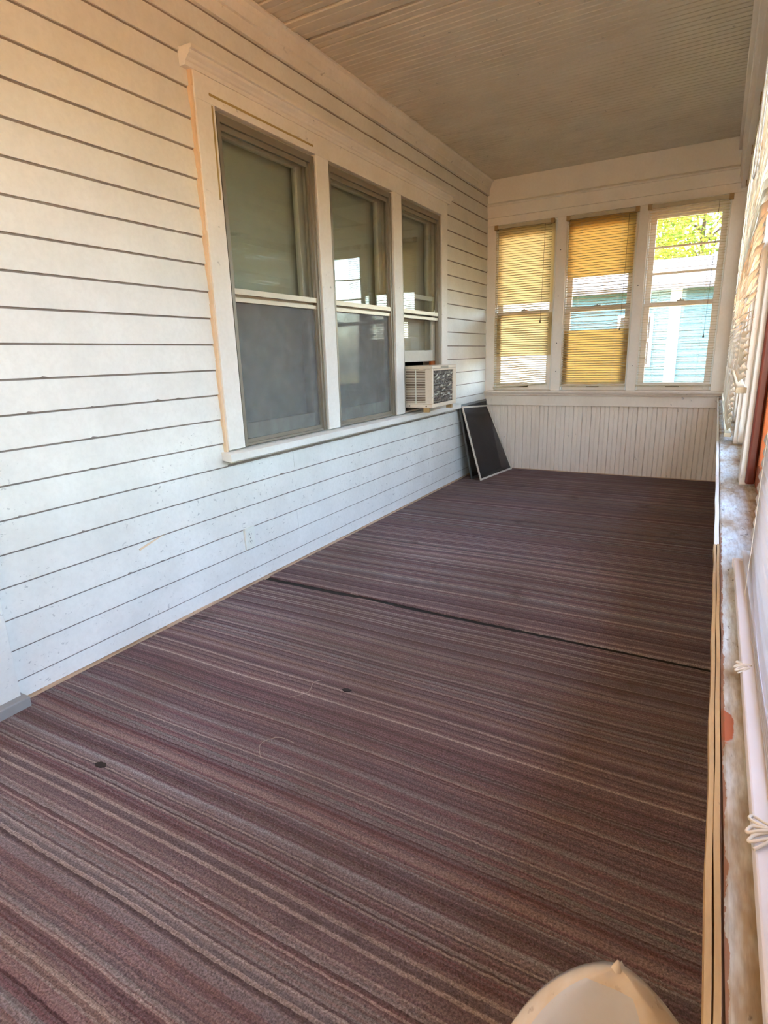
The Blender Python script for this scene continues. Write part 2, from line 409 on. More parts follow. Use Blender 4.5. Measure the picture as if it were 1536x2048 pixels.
# chips of bare wood on the siding (flat wear marks, a millimetre proud)
def chip(pts_yz, mat, name, x=0.0128):
    c = [sum(p[0] for p in pts_yz)/len(pts_yz), sum(p[1] for p in pts_yz)/len(pts_yz)]
    me = MB().prism([(p[0], p[1]) for p in pts_yz], 0, x-0.006, x).mesh(name)
    return obj(name, me, mat, wl)
rc_ = random.Random(21)
for k in range(26):
    li = rc_.choice([1, 2, 3, 4, 5, 6, 7, 8, 9]); zc = lap[li]; yc = rc_.uniform(-4.8, -1.2 if zc < 0.66 else -3.8); w_ = rc_.uniform(0.006, 0.022); h_ = rc_.uniform(0.002, 0.006)
    chip([(yc-w_, zc-0.0005), (yc-w_*0.4, zc+h_), (yc+w_*0.2, zc+h_*0.6), (yc+w_, zc-0.0005)], M['lap'], 'paint_chip', 0.0108)
chip([(-4.30, 0.405), (-4.25, 0.417), (-4.17, 0.432), (-4.14, 0.438), (-4.19, 0.425), (-4.26, 0.407), (-4.295, 0.398)], M['lit_edge_chip'], 'paint_chip', 0.0078)

# ------------------------------------------------------------------ triple window casing
trimn = [3]
def trim(mb, label, mat='trim', bevel=0.0):
    o = mb.obj('trim_%d' % trimn[0], mat, None, bevel); trimn[0] += 1; return struct(o, label)
TX = 0.032
trim(MB().box(-0.02, TX, CY0, OP[0][0], OZ0, OZ1), 'window casing beside the nearest house window', bevel=0.002)
trim(MB().box(-0.02, TX, OP[0][1], OP[1][0], OZ0, OZ1), 'wide mullion between first and second house windows', bevel=0.002)
trim(MB().box(-0.02, TX, OP[1][1], OP[2][0], OZ0, OZ1), 'wide mullion between second and third house windows', bevel=0.002)
trim(MB().box(-0.02, TX, OP[2][1], CY1, OZ0, OZ1), 'window casing beyond the air conditioner', bevel=0.002)
trim(MB().box(-0.02, TX, CY0, CY1, OZ1, 2.345), 'head casing over the three house windows', bevel=0.002)
cor = [(0, 2.335), (0.038, 2.335), (0.040, 2.350), (0.047, 2.354), (0.052, 2.362), (0.066, 2.372), (0.068, 2.384), (0.080, 2.386), (0.080, 2.400), (0, 2.404)]
trim(MB().prism(cor, 1, CY0-0.045, CY1+0.045), 'moulded cornice over the three house windows')
trim(MB().prism([(-0.14, 0.72), (0.062, 0.688), (0.066, 0.692), (0.066, 0.726), (0.03, 0.734), (-0.14, 0.746)], 1, CY0-0.03, -0.82), 'long sill under the three house windows')
ca = MB()
for k in range(26):
    z0 = 0.735+k*(2.34-0.735)/26; ca.box(0.0, 0.024+random.uniform(-0.003, 0.003), CY0-0.011+random.uniform(-0.003, 0.002), CY0+0.001, z0, z0+(2.34-0.735)/26)
trim(ca, 'edge strip of the window casing, its warm light painted in peach', 'lit_edge_chip')  # warm light on the casing side, put into this strip's peach colour
# mustard tape residue
tp = MB(); tp.box(TX-0.001, TX+0.0012, -3.66, -2.90, OZ1+0.030, OZ1+0.040); tp.box(TX-0.001, TX+0.0012, -3.652, -3.643, 1.86, OZ1-0.005)
trim(tp, 'mustard coloured tape line around first window', 'mustard')

# ------------------------------------------------------------------ house windows
MR = 1.470
def house_window(idx, y0, y1, label, ac=False):
    w = struct(empty('window_%d' % idx, (0, (y0+y1)/2, OZ0)), label); ox = Vector((0, (y0+y1)/2, OZ0))
    def pb(name, boxes, mat, bevel=0.0):
        m = MB()
        for b in boxes: m.box(b[0], b[1], b[2]-ox.y, b[3]-ox.y, b[4]-ox.z, b[5]-ox.z)
        return m.obj(name, mat, w, bevel)
    z0, z1 = OZ0, OZ1
    # jamb lining
    pb('jamb', [(-0.14, 0.0, y0, y0+0.012, z0, z1), (-0.14, 0.0, y1-0.012, y1, z0, z1), (-0.14, -0.0005, y0+0.012, y1-0.012, z1-0.012, z1)], 'sash')
    # storm frame with its tracks
    a, b = y0+0.012, y1-0.012
    pb('storm_frame', [(-0.012, 0.018, a, a+0.026, z0, z1-0.012), (-0.012, 0.018, b-0.026, b, z0, z1-0.012), (-0.012, 0.0175, a+0.026, b-0.026, z1-0.046, z1-0.0125), (-0.012, 0.012, a+0.026, b-0.026, z0, z0+0.012),
                       (0.018, 0.024, a+0.0005, a+0.008, z0+0.001, z1-0.013), (0.018, 0.024, b-0.008, b-0.0005, z0+0.001, z1-0.013), (-0.03, -0.012, a+0.0005, a+0.014, z0+0.001, z1-0.013), (-0.03, -0.012, b-0.014, b-0.0005, z0+0.001, z1-0.013)], 'alu')
    a += 0.026; b -= 0.026
    pb('storm_upper_sash', [(-0.008, 0.006, a, a+0.016, MR, z1-0.046), (-0.008, 0.006, b-0.016, b, MR, z1-0.046), (-0.008, 0.0055, a+0.016, b-0.016, z1-0.072, z1-0.0465)], 'alu')
    pb('storm_meeting_rail', [(-0.008, 0.014, a-0.01, b+0.01, MR, MR+0.026), (-0.012, 0.008, a-0.01, b+0.01, MR-0.034, MR-0.014)], 'alu_lt')
    pb('pane', [(-0.002, 0.001, a+0.012, b-0.012, MR+0.02, z1-0.06)], 'glass')
    if not ac:
        pb('screen_frame', [(-0.012, 0.004, a, a+0.012, z0+0.012, MR-0.02), (-0.012, 0.004, b-0.012, b, z0+0.012, MR-0.02), (-0.012, 0.0035, a+0.012, b-0.012, z0+0.0125, z0+0.032)], 'alu')
        pb('insect_screen', [(-0.0045, -0.0035, a+0.01, b-0.01, z0+0.028, MR-0.018)], 'inscreen')
        pb('storm_pane', [(-0.016, -0.014, a+0.008, b-0.008, z0+0.02, MR-0.01)], 'glass')
    # inner wooden double hung sash
    a, b = y0+0.012, y1-0.012
    def sash(name, x0, x1, sz0, sz1, st, tr, br):
        s = pb(name, [(x0, x1, a, a+st, sz0, sz1), (x0, x1, b-st, b, sz0, sz1), (x0, x1, a+st, b-st, sz1-tr, sz1), (x0, x1, a+st, b-st, sz0, sz0+br)], 'sash', 0.003)
        return s
    sash('upper_sash', -0.090, -0.055, MR-0.02, z1-0.012, 0.058, 0.055, 0.035)
    pb('inner_pane', [(-0.074, -0.071, a+0.05, b-0.05, MR, z1-0.05)], 'glass')
    lz0 = z0+0.02 if not ac else 1.115
    lz1 = MR+0.02 if not ac else 1.62
    sash('lower_sash', -0.052, -0.022, lz0, lz1, 0.058, 0.035, 0.088)
    pb('inner_pane', [(-0.038, -0.035, a+0.05, b-0.05, lz0+0.07, lz1-0.03)], 'glass')
    if ac: pb('brown_filler', [(-0.045, -0.02, y1-0.10, y1-0.012, z0, 1.115), (-0.03, -0.01, y1-0.02, y1-0.010, 1.10, MR-0.04)], 'varnish')
    return w
house_window(1, *OP[0], 'nearest house window, storm sash and lower insect screen')
house_window(2, *OP[1], 'middle house window with storm sash and screen')
house_window(3, *OP[2], 'farthest house window holding the air conditioner', True)
names = ('nearest', 'middle', 'farthest')
for (y0, y1), nm in zip(OP, names):
    lower = 0.80 if nm != 'farthest' else 1.13
    sh = MB()
    # softly rippled fabric
    nz = 30; za, zb2 = lower, OZ1-0.02
    front = [(-0.118+0.0022*math.sin(i*2.1), za+(zb2-za)*i/nz) for i in range(nz+1)]
    backp = [(x-0.0015, z) for x, z in front][::-1]
    sh.prism(front+backp, 1, y0+0.02, y1-0.02)
    o = sh.obj('pull_down_blind', 'shade_g')
    tag(o, 'grey-green pull-down shade behind the glass of the %s house window' % nm, 'window blind')
# dim room behind
rm = MB(); rm.box(-1.6, -1.55, -4.2, -0.6, 0.2, 2.7); rm.box(-1.6, -0.14, -4.2, -4.15, 0.2, 2.7); rm.box(-1.6, -0.14, -0.65, -0.6, 0.2, 2.7); rm.box(-1.6, -0.14, -4.2, -0.6, 2.65, 2.7); rm.box(-1.6, -0.14, -4.2, -0.6, 0.15, 0.2)
struct(rm.obj('wall_inner_room', 'room'), 'dim room inside the house')

# ------------------------------------------------------------------ door at the near left
trim(MB().box(0, 0.034, DOORY-0.115, DOORY, 0.0, 2.14), 'white door casing at the near end of the house wall', 'siding', 0.002)
trim(MB().box(0, 0.034, DOORY-1.14, DOORY-1.025, 0.0, 2.14), 'white door casing on the near jamb', 'siding', 0.002)
trim(MB().box(0, 0.034, DOORY-1.14, DOORY, 2.14, 2.26), 'door head casing', 'siding', 0.002)
trim(MB().box(0, 0.012, YN, DOORY-1.14, 0.0, 2.49), 'plain wall boards beyond the door', 'siding')
trim(MB().box(0, 0.012, DOORY-1.14, DOORY, 2.26, 2.49), 'plain wall boards over the door', 'siding')
trim(MB().box(0.0, 0.07, DOORY-1.14, DOORY+0.012, 0.0, 0.045), 'grey weathered threshold block under the door casing', 'threshold', 0.004)
d = struct(MB().box(0.0, 0.012, DOORY-1.025, DOORY-0.115, 0.045, 2.14).obj('door_1', 'white'), 'white panelled house door')
for (a, b, c, e) in ((0.10, 0.40, 0.2, 0.9), (0.51, 0.81, 0.2, 0.9), (0.10, 0.40, 1.05, 1.95), (0.51, 0.81, 1.05, 1.95)):
    MB().box(0.012, 0.018, DOORY-1.025+a, DOORY-1.025+b, c, e).obj('door_panel', 'white', d, 0.004)
MB().tube([(0.012, DOORY-0.19, 1.0), (0.05, DOORY-0.19, 1.0), (0.07, DOORY-0.19, 1.0), (0.075, DOORY-0.19, 1.0)], [0.012, 0.012, 0.028, 0.018], 10).obj('door_knob', 'bracket', d)

# ------------------------------------------------------------------ outlet
ol = tag(empty('wall_outlet', (0.010, -3.638, 0.265)), 'white duplex electrical outlet low on the clapboard wall', 'outlet')
MB().box(-0.01, 0.007, -0.036, 0.036, -0.058, 0.058).obj('cover_plate', 'outlet', ol, 0.002)
for dz in (-0.02, 0.02):
    rc = MB().prism([(0.0165*math.cos(t*math.pi/8)*1.0, dz+0.0145*math.sin(t*math.pi/8)) for t in range(16)], 0, 0.006, 0.0095).obj('receptacle', 'outlet', ol)
    s = MB(); s.box(0.0093, 0.0099, -0.0075, -0.0050, dz-0.002, dz+0.007); s.box(0.0093, 0.0099, 0.0050, 0.0075, dz-0.002, dz+0.006)
    s.prism([(0.0025*math.cos(t), dz-0.008+0.0025*math.sin(t)) for t in [k*math.pi/4 for k in range(8)]], 0, 0.0093, 0.0099); s.obj('slots', 'black', rc)
MB().prism([(0.003*math.cos(k*math.pi/4), 0.003*math.sin(k*math.pi/4)) for k in range(8)], 0, 0.007, 0.0085).obj('screw', 'alu', ol)

# ------------------------------------------------------------------ ceiling planks (run across the porch)
ce = struct(empty('ceiling'), 'cream beadboard porch ceiling')
box('roof_deck', (-0.1, 2.75, YN-0.4, 0.45, H+0.022, H+0.12), 'gap', ce)
pw = 0.0915; ny = int((0.0-YN)/pw)+1
def ceil_mesh(x0, x1):
    g = 0.005; hw = pw/2-0.0012
    prof = [(-hw, H+0.016), (-hw, H+0.004), (-hw+g, H), (-0.005, H), (-0.003, H+0.003), (0.003, H+0.003), (0.005, H), (hw-g, H), (hw, H+0.004), (hw, H+0.016)]
    return MB().prism(prof, 0, x0, x1).mesh('ceiling_plank')
cm = ceil_mesh(0.03, 2.2)
for i in range(ny):
    yc = -pw/2-i*pw
    o = obj('ceiling_plank', cm, 'ceil', ce); dz = random.uniform(-0.0008, 0.0008); tl = 0.0
    if yc < -2.88: dz = random.uniform(-0.004, 0.003); tl = random.uniform(-0.0025, 0.0025)
    if -2.99 < yc < -2.88: dz = 0.004
    if -3.09 < yc < -2.99: dz = -0.005; tl = 0.003
    o.location = (0, yc-(0.016+0.002*(i-31) if yc < -2.93 else 0), dz); o.rotation_euler = (0, tl, 0.0)

# ------------------------------------------------------------------ far wall
wf = struct(empty('wall_far'), 'far porch wall of beadboard wainscot and window header')
WX0, WX1 = 0.0, 2.30
FW = [(0.095, 0.665), (0.755, 1.350), (1.430, 2.030)]
FZ0, FZ1 = 0.825, 2.335
box('backing', (WX0, WX1, 0.012, 0.09, 0, 0.66), 'header', wf)
bw = 0.0815; nb = int((XW+0.01)/bw)+1
bprof = lambda: [(-bw/2+0.0012, 0.012), (-bw/2+0.0012, 0.004), (-bw/2+0.005, 0.0), (-0.0055, 0.0), (-0.0025, 0.0032), (0.0025, 0.0032), (0.0055, 0.0), (bw/2-0.005, 0.0), (bw/2-0.0012, 0.004), (bw/2-0.0012, 0.012)]
bme = MB().prism(bprof(), 2, 0.0, 0.66).mesh('beadboard_plank')
for i in range(nb):
    o = obj('beadboard_plank', bme, 'bead', wf); o.location = (bw/2+i*bw, random.uniform(-0.0008, 0.0008), 0)
MB().box(0, XW+0.05, -0.008, 0.012, 0.0, 0.014).obj('base_strip', 'base', wf)
trim(MB().box(0.0, XW+0.05, -0.022, 0.03, 0.655, 0.752), 'apron board under the far windows', 'bead', 0.002)
trim(MB().prism([(-0.018, 0.745), (-0.036, 0.750), (-0.040, 0.758), (-0.034, 0.764), (-0.034, 0.770), (-0.062, 0.774), (-0.066, 0.786), (-0.060, 0.798), (0.09, 0.806), (0.09, 0.745)], 0, 0.0, XW+0.05), 'moulded sill under the far windows', 'bead')
xs = [0.0]+[v for p in FW for v in p]+[WX1]
for i in range(0, len(xs), 2):
    trim(MB().box(xs[i], xs[i+1], -0.014, 0.09, 0.80, FZ1), ('narrow casing in the far left corner', 'mullion between first and second far windows', 'mullion between second and third far windows', 'casing in the far right corner')[i//2], 'header', 0.002)
trim(MB().box(WX0, WX1, -0.014, 0.09, FZ1, 2.402), 'head casing over the far windows', 'header', 0.002)
trim(MB().box(WX0, WX1, -0.028, 0.09, 2.402, 2.505), 'header board over the far windows', 'header', 0.003)
trim(MB().prism([(-0.028, 2.500), (-0.040, 2.504), (-0.044, 2.512), (-0.038, 2.522), (-0.030, 2.530), (0.05, 2.530), (0.05, 2.50)], 0, WX0, WX1), 'bead moulding over the far header', 'header')
trim(MB().box(WX0, WX1, -0.022, 0.09, 2.525, H+0.02), 'smooth frieze board below the ceiling at the far end', 'header')
# small nail holes in the mullions
for (x, z) in ((0.705, 2.06), (0.702, 1.66), (0.708, 1.24), (0.712, 0.98), (1.385, 1.70), (1.39, 1.02)):
    MB().prism([(x+0.004*math.cos(k*math.pi/4), z+0.005*math.sin(k*math.pi/4)) for k in range(8)], 1, -0.0150, -0.013).obj('nail_hole', 'black', wf)

def far_window(idx, x0, x1, label, bars=()):
    w = struct(empty('window_%d' % idx, (x0, 0.05, FZ0)), label)
    def pb(name, boxes, mat, bevel=0.0):
        m = MB()
        for b in boxes: m.box(b[0]-x0, b[1]-x0, b[2]-0.05, b[3]-0.05, b[4]-FZ0, b[5]-FZ0)
        return m.obj(name, mat, w, bevel)
    mr = 1.535
    pb('stop', [(x0, x0+0.0135, 0.0, 0.089, FZ0-0.02, FZ1), (x1-0.0135, x1, 0.0, 0.089, FZ0-0.02, FZ1), (x0+0.0135, x1-0.0135, 0.0, 0.089, FZ1-0.0135, FZ1)], 'white')
    a, b = x0+0.014, x1-0.014
    pb('lower_sash', [(a, a+0.045, 0.02, 0.05, FZ0-0.02, mr+0.015), (b-0.045, b, 0.02, 0.05, FZ0-0.02, mr+0.015), (a+0.045, b-0.045, 0.0205, 0.0495, FZ0-0.02, FZ0+0.045), (a+0.045, b-0.045, 0.0205, 0.0495, mr-0.02, mr+0.018)], 'header', 0.002)
    pb('upper_sash', [(a, a+0.045, 0.052, 0.08, mr-0.02, FZ1-0.014), (b-0.045, b, 0.052, 0.08, mr-0.02, FZ1-0.014), (a+0.045, b-0.045, 0.0525, 0.0795, FZ1-0.11, FZ1-0.014), (a+0.045, b-0.045, 0.0525, 0.0795, mr-0.02, mr+0.02)], 'header', 0.002)
    pb('pane', [(a+0.04, b-0.04, 0.034, 0.037, FZ0+0.04, mr-0.015)], 'glass_out')
    pb('pane', [(a+0.04, b-0.04, 0.064, 0.067, mr+0.015, FZ1-0.10)], 'glass_out')
    for z in bars: pb('muntin', [(a+0.04, b-0.04, 0.056, 0.076, z-0.008, z+0.008)], 'header')
    c = (x0+x1)/2
    pb('sash_lift', [(c-0.055, c-0.045, 0.008, 0.021, FZ0+0.006, FZ0+0.022), (c+0.045, c+0.055, 0.008, 0.021, FZ0+0.006, FZ0+0.022), (c-0.055, c+0.055, 0.004, 0.010, FZ0+0.006, FZ0+0.018)], 'cord_d')
    pb('sash_lock', [(c-0.03, c+0.03, 0.012, 0.045, mr+0.018, mr+0.028), (c-0.008, c+0.008, 0.004, 0.03, mr+0.028, mr+0.036)], 'alu')
far_window(4, *FW[0], 'left window in the far wall')
far_window(5, *FW[1], 'middle window in the far wall')
far_window(6, *FW[2], 'right window in the far wall', (2.00, 1.79))
def sheet(name, x0, x1, z0, z1, y, mat, label, sag=0.0):
    m = MB(); n = 14
    top = [(x0+(x1-x0)*i/n, y+0.0015*math.sin(i*1.7)) for i in range(n+1)]
    prof = top+[(x, yy+0.0012) for x, yy in top][::-1]
    o = m.prism(prof, 2, z0, z1).obj(name, mat); return tag(o, label, 'window shade')
sheet('yellow_shade', 0.110, 0.640, 1.615, 2.30, 0.016, 'yellow2', 'pale yellow shade over upper sash of the far left window')
sheet('yellow_shade', 0.110, 0.650, 1.135, 1.525, 0.012, 'yellow2', 'pale yellow shade over lower sash of the far left window')
sheet('yellow_shade', 0.770, 1.325, 1.810, 2.315, 0.016, 'yellow', 'deep yellow shade over upper sash of the far middle window')
sheet('yellow_shade', 0.770, 1.335, 0.862, 1.345, 0.012, 'yellow', 'deep yellow shade over lower sash of the far middle window')

# ------------------------------------------------------------------ blinds
SW = 0.025
def slat_mesh(L, bend=None, seg=1):
    """curved thin slat along local X, optional kink function bend(x)->dz"""
    cs = [(-SW/2, 0.0), (-SW/5, 0.0016), (SW/5, 0.0016), (SW/2, 0.0)]
    lo = [(a, b-0.0007) for a, b in cs]
    prof = cs+lo[::-1]; n = len(prof); m = MB(); vs = []; fs = []
    for i in range(seg+1):
        x = -L/2+L*i/seg; dz = bend(x) if bend else 0.0
        vs += [(x, p[0], p[1]+dz) for p in prof]
    for i in range(seg):
        for k in range(n): fs.append((i*n+k, i*n+(k+1) % n, (i+1)*n+(k+1) % n, (i+1)*n+k))
    fs += [tuple(range(n))[::-1], tuple(range(seg*n, seg*n+n))]
    return m.add(vs, fs).mesh('slat')

def blind(loc, rotz, L, ztop, zbot, tilt, label, mats, pitch=0.0213, bends=None, rail_tilt=0.0, bot_full=True, jitter=0.03, wand=None, pull=None, drop=None, rail_out=0.0, stack=0):
    """local frame: x along the blind, -y towards the room, z up, origin at headrail top centre"""
    ms, mr = mats
    root = tag(empty('window_blind', loc), label, 'window blind'); root.rotation_euler = (0, 0, rotz)
    hr = MB().box(-L/2, L/2, -0.014, 0.014, -0.030, 0.0).obj('headrail', mr, root, 0.002)
    for s in (-1, 1): MB().box(s*L/2-0.016, s*L/2+0.016, -0.019, 0.017, -0.036, 0.004).obj('bracket', 'bracket', hr)
    h = ztop-zbot; n = int((h-0.045)/pitch)
    base = slat_mesh(L-0.006)
    wavy = slat_mesh(L-0.006, lambda x: 0.006*math.cos(x*5.0)-0.003, 10)
    for i in range(n):
        z = -0.042-i*pitch
        me = base; dz = 0.0; ry = 0.0
        if bends and i in bends:
            bd = bends[i]; me = slat_mesh(L-0.006, bd, 14)
        elif i % 11 in (4, 5) : me = wavy
        o = obj('slat', me, ms, root)
        if len(me.materials) == 0: me.materials.append(M[ms])
        o.location = (random.uniform(-0.0015, 0.0015), random.uniform(-0.001, 0.001), z)
        o.rotation_euler = (tilt+random.uniform(-jitter, jitter)*2, rail_tilt*max(0, (i-n+14))/14+random.uniform(-0.0018, 0.0018), 0)
    zb = -0.042-n*pitch-0.006
    br = MB().box(-L/2, L/2, -0.0125, 0.0125, -0.010, 0.004).obj('bottom_rail', mr, root, 0.002)
    br.location = (0, rail_out, zb); br.rotation_euler = (0, rail_tilt, 0)
    for k in range(stack):
        o = obj('slat', base, ms, root); o.location = (-0.02-0.004*k, rail_out+0.0135+0.0008*k, zb+0.0050+0.0024*k); o.rotation_euler = (-0.25, 0, 0.002*k)
    for s in (-1, 1): MB().box(s*L/2-0.005, s*L/2+0.004, -0.0145, 0.0145, -0.012, 0.006).obj('end_cap', mr, br, 0.002)
    for s in (-0.30, 0.30):
        lc = MB()
        for yy in (-0.0135, 0.0135): lc.tube([(s*L, yy, -0.03), (s*L, yy, zb-0.008)], 0.0006, 4)
        lc.tube([(s*L+0.01, 0, -0.03), (s*L+0.01, 0, zb-0.01)], 0.0006, 4)
        lc.obj('ladder_cord', 'cord', root)
    if wand:
        x, ln = wand
        MB().tube([(x, -0.02, -0.025), (x, -0.024, -0.05), (x+0.006, -0.022, -0.05-ln)], 0.0032, 6).obj('tilt_wand', 'cord', root)
    if pull:
        x, ln = pull
        pc = MB().tube([(x, -0.02, -0.03), (x-0.003, -0.023, -0.03-ln*0.5), (x-0.012, -0.022, -0.03-ln)], 0.0016, 5).obj('pull_cord', 'cord_d', root)
        MB().tube([(x-0.012, -0.022, -0.03-ln), (x-0.0125, -0.022, -0.045-ln), (x-0.013, -0.022, -0.062-ln)], [0.002, 0.005, 0.009], 8).obj('tassel', 'cord_d', pc)
    return root, zb

def kink(a, amp, w):
    return lambda x: -amp*math.exp(-((x-a)/w)**2)
BT = 2.325
bend_l = {}
for k in range(44, 56): bend_l[k] = (lambda q: (lambda x: 0.010*math.cos(x*4.2)*q-0.004*q))(max(0, 1-abs(k-50)/7))
b1, zb1 = blind((0.364, -0.028, BT), 0, 0.528, BT, 0.845, 0.34, 'cream mini blind in the far left window, bottom rail hanging crooked', ('slat', 'rail'), bends=bend_l, rail_tilt=-0.075, pull=(0.20, 0.83))
bend_m = {}
for k in range(23, 40): bend_m[k] = (lambda q: (lambda x: -0.012*q*math.cos((x-0.05)*4.5)))(0.4+0.6*math.sin(k))
for k in (38, 39, 40, 41): bend_m[k] = (lambda q: (lambda x: q*0.012*math.cos(x*5)))(1 if k < 40 else -1)
b2, zb2 = blind((1.052, -0.028, BT), 0, 0.572, BT, 0.845, 0.30, 'cream mini blind over yellow shades in the far middle window', ('slat', 'rail'), bends=bend_m, pull=(0.225, 0.93))
bend_r = {}
for k in (15, 16, 17, 18, 19): bend_r[k] = kink(-0.06, 0.030*(1-abs(k-16)*0.12)*(1 if k < 18 else 0.5), 0.16)
for k in (47, 48, 55, 56): bend_r[k] = kink(0.0, 0.006, 0.3)
for k in (30, 31, 32): bend_r[k] = kink(0.02, -0.010, 0.14)
b3, zb3 = blind((1.730, -0.028, BT), 0, 0.590, BT, 0.845, 0.06, 'open cream mini blind with bent slats in the far right window', ('slat', 'rail'), bends=bend_r, pull=(0.215, 1.02))

# ------------------------------------------------------------------ right side: knee wall, ledge, mullions, sashes
wr = struct(empty('wall_right'), 'low outer porch wall below the side windows')
box('knee_wall', (XW, 2.30, YN, 0.0, 0.0, 0.72), 'bead', wr)
LZ = 0.755
# ledge, built from boards whose inner edge is uneven
lm = MB(); ys = [YN+i*(-YN-0.03)/90 for i in range(91)]
xsn = [2.1015+random.uniform(-0.0012, 0.0012) for _ in ys]
vs = []; fs = []
for y, x in zip(ys, xsn): vs += [(x, y, 0.715), (x, y, LZ-0.002), (x+0.003, y, LZ), (2.34, y, LZ+0.002), (2.34, y, 0.715)]
for i in range(90):
    for k in range(5): fs.append((i*5+k, i*5+(k+1) % 5, (i+1)*5+(k+1) % 5, (i+1)*5+k))
fs += [(4, 3, 2, 1, 0), tuple(450+k for k in range(5))]
lm.add(vs, fs); lo = lm.obj('ledge', 'ledge'); lo.name = 'trim_%d' % trimn[0]; trimn[0] += 1
struct(lo, 'worn painted ledge along the side windows')
def strip(x0, x1, y0, y1, zt, mat, label):
    n = 60; m = MB(); vs = []; fs = []
    for i in range(n+1):
        y = y0+(y1-y0)*i/n; j = 0.0006*math.sin(i*1.3+x0*900)+random.uniform(-0.0003, 0.0003)
        vs += [(x0+j, y, 0.742), (x0+j, y, zt), (x1+j*0.5, y, zt+random.uniform(-0.0004, 0.0004)), (x1+j*0.5, y, 0.742)]
    for i in range(n):
        for k in range(4): fs.append((i*4+k, i*4+(k+1) % 4, (i+1)*4+(k+1) % 4, (i+1)*4+k))
    fs += [(3, 2, 1, 0), tuple(n*4+k for k in range(4))]
    return trim(m.add(vs, fs), label, mat)
strip(2.0895, 2.0940, YN, -4.45, LZ+0.000, 'ply', 'outer raw plywood strip edging the ledge')
strip(2.0950, 2.0995, YN, -4.45, LZ+0.001, 'ply', 'inner raw plywood strip edging the ledge')
strip(2.0905, 2.0990, -4.45, -0.03, LZ-0.001, 'trim', 'white edging board along the far part of the ledge')
# header over the side windows, stepped like the photo's mouldings
trim(MB().box(2.035, 2.36, YN, 0.0, 2.635, H+0.02), 'top moulding where ceiling meets the side windows', 'header', 0.004)
trim(MB().box(2.058, 2.36, YN, 0.0, 2.515, 2.640), 'middle fascia above the side windows', 'header', 0.004)
trim(MB().prism([(2.084, 2.36), (2.080, 2.40), (2.072, 2.43), (2.064, 2.445), (2.064, 2.52), (2.36, 2.52), (2.36, 2.36)], 1, YN, 0.0), 'lower fascia above the side windows', 'header')
near_edges = [-0.27, -1.15, -2.03, -2.91, -3.79, -4.67, -5.55, -6.43]
box('side_panel', (2.18, 2.28, YN, -6.42, LZ, 2.37), 'bead', wr)  # unseen bay closed with a panel to cut daylight near the camera
for i, ye in enumerate(near_edges):
    trim(MB().box(2.151, 2.26, ye, ye+(0.10 if i else 0.27), LZ, 2.37), ('corner post of the side windows', 'first side mullion from the far corner', 'second side mullion from the far corner', 'third side mullion, beside the raised blind', 'bright white side mullion beside the varnished sash', 'side mullion at the near white blind', 'side mullion beyond the camera', 'next side mullion beyond the camera', 'last side mullion beyond the camera')[i], 'trim', 0.003)
def side_window(idx, y0, y1, mat, label):
    w = struct(empty('window_%d' % idx, (2.20, y0, LZ)), label)
    def pb(name, boxes, mt, bevel=0.0):
        m = MB()
        for b in boxes: m.box(b[0]-2.20, b[1]-2.20, b[2]-y0, b[3]-y0, b[4]-LZ, b[5]-LZ)
        return m.obj(name, mt, w, bevel)
    z0, z1, mr = LZ, 2.36, 1.54
    pb('stop', [(2.165, 2.19, y1-0.022, y1, z0+0.006, z1), (2.165, 2.19, y0, y0+0.022, z0+0.006, z1)], 'varnish_shade' if mat == 'varnish' else mat, 0.006)
    pb('lower_sash', [(2.19, 2.222, y0, y0+0.055, z0+0.003, mr+0.02), (2.19, 2.222, y1-0.055, y1, z0+0.003, mr+0.02), (2.1905, 2.2215, y0+0.055, y1-0.055, z0+0.003, z0+0.07), (2.1905, 2.2215, y0+0.055, y1-0.055, mr-0.02, mr+0.02)], mat, 0.003)
    pb('upper_sash', [(2.225, 2.257, y0, y0+0.055, mr-0.02, z1), (2.225, 2.257, y1-0.055, y1, mr-0.02, z1), (2.2255, 2.2565, y0+0.055, y1-0.055, z1-0.06, z1), (2.2255, 2.2565, y0+0.055, y1-0.055, mr-0.02, mr+0.02)], mat, 0.003)
    pb('pane', [(2.205, 2.208, y0+0.05, y1-0.05, z0+0.06, mr-0.015)], 'glass_out')
    pb('pane', [(2.240, 2.243, y0+0.05, y1-0.05, mr+0.015, z1-0.055)], 'glass_out')
for i in range(len(near_edges)-1):
    far = near_edges[i]; near = near_edges[i+1]+0.10
    side_window(7+i, near, far, 'varnish' if i >= 4 else 'trim', ('side window in the far corner', 'second side window from the far corner', 'third side window from the far corner', 'side window behind the raised blind', 'orange varnished side window left uncovered', 'varnished side window behind the near white blind', 'varnished side window beside the camera', 'last varnished side window')[i])

R90 = math.radians(90)   # local +x -> world +y ; local -y -> world +x
def side_blind(yc, L, zb, tilt, label, mats, x=2.128, **kw):
    # room side (-x) must be local -y: rotate so that local x -> world -y
    return blind((x, yc, 2.352), -R90, L, 2.352, zb, tilt, label, mats, **kw)
def ragged(n, amp, seed):
    rr = random.Random(seed); d = {}
    for k in range(n):
        if rr.random() < 0.35:
            a = rr.uniform(-amp, amp); ph = rr.uniform(0, 6)
            d[k] = (lambda a, ph: (lambda x: a*math.sin(6*x+ph)))(a, ph)
    return d
side_blind(-0.71, 0.86, 0.775, 1.20, 'tan side blind in the far corner, nearest the far wall', ('slat_t', 'rail'), jitter=0.06)
side_blind(-1.59, 0.86, 0.775, 0.95, 'tan side blind second from the far wall', ('slat_t', 'rail'), jitter=0.08)
bA, zA = side_blind(-2.46, 0.84, 0.785, 0.70, 'tan side blind reaching down to the ledge, beyond the raised one', ('slat_t', 'rail'), jitter=0.10, bends=ragged(70, 0.004, 3))
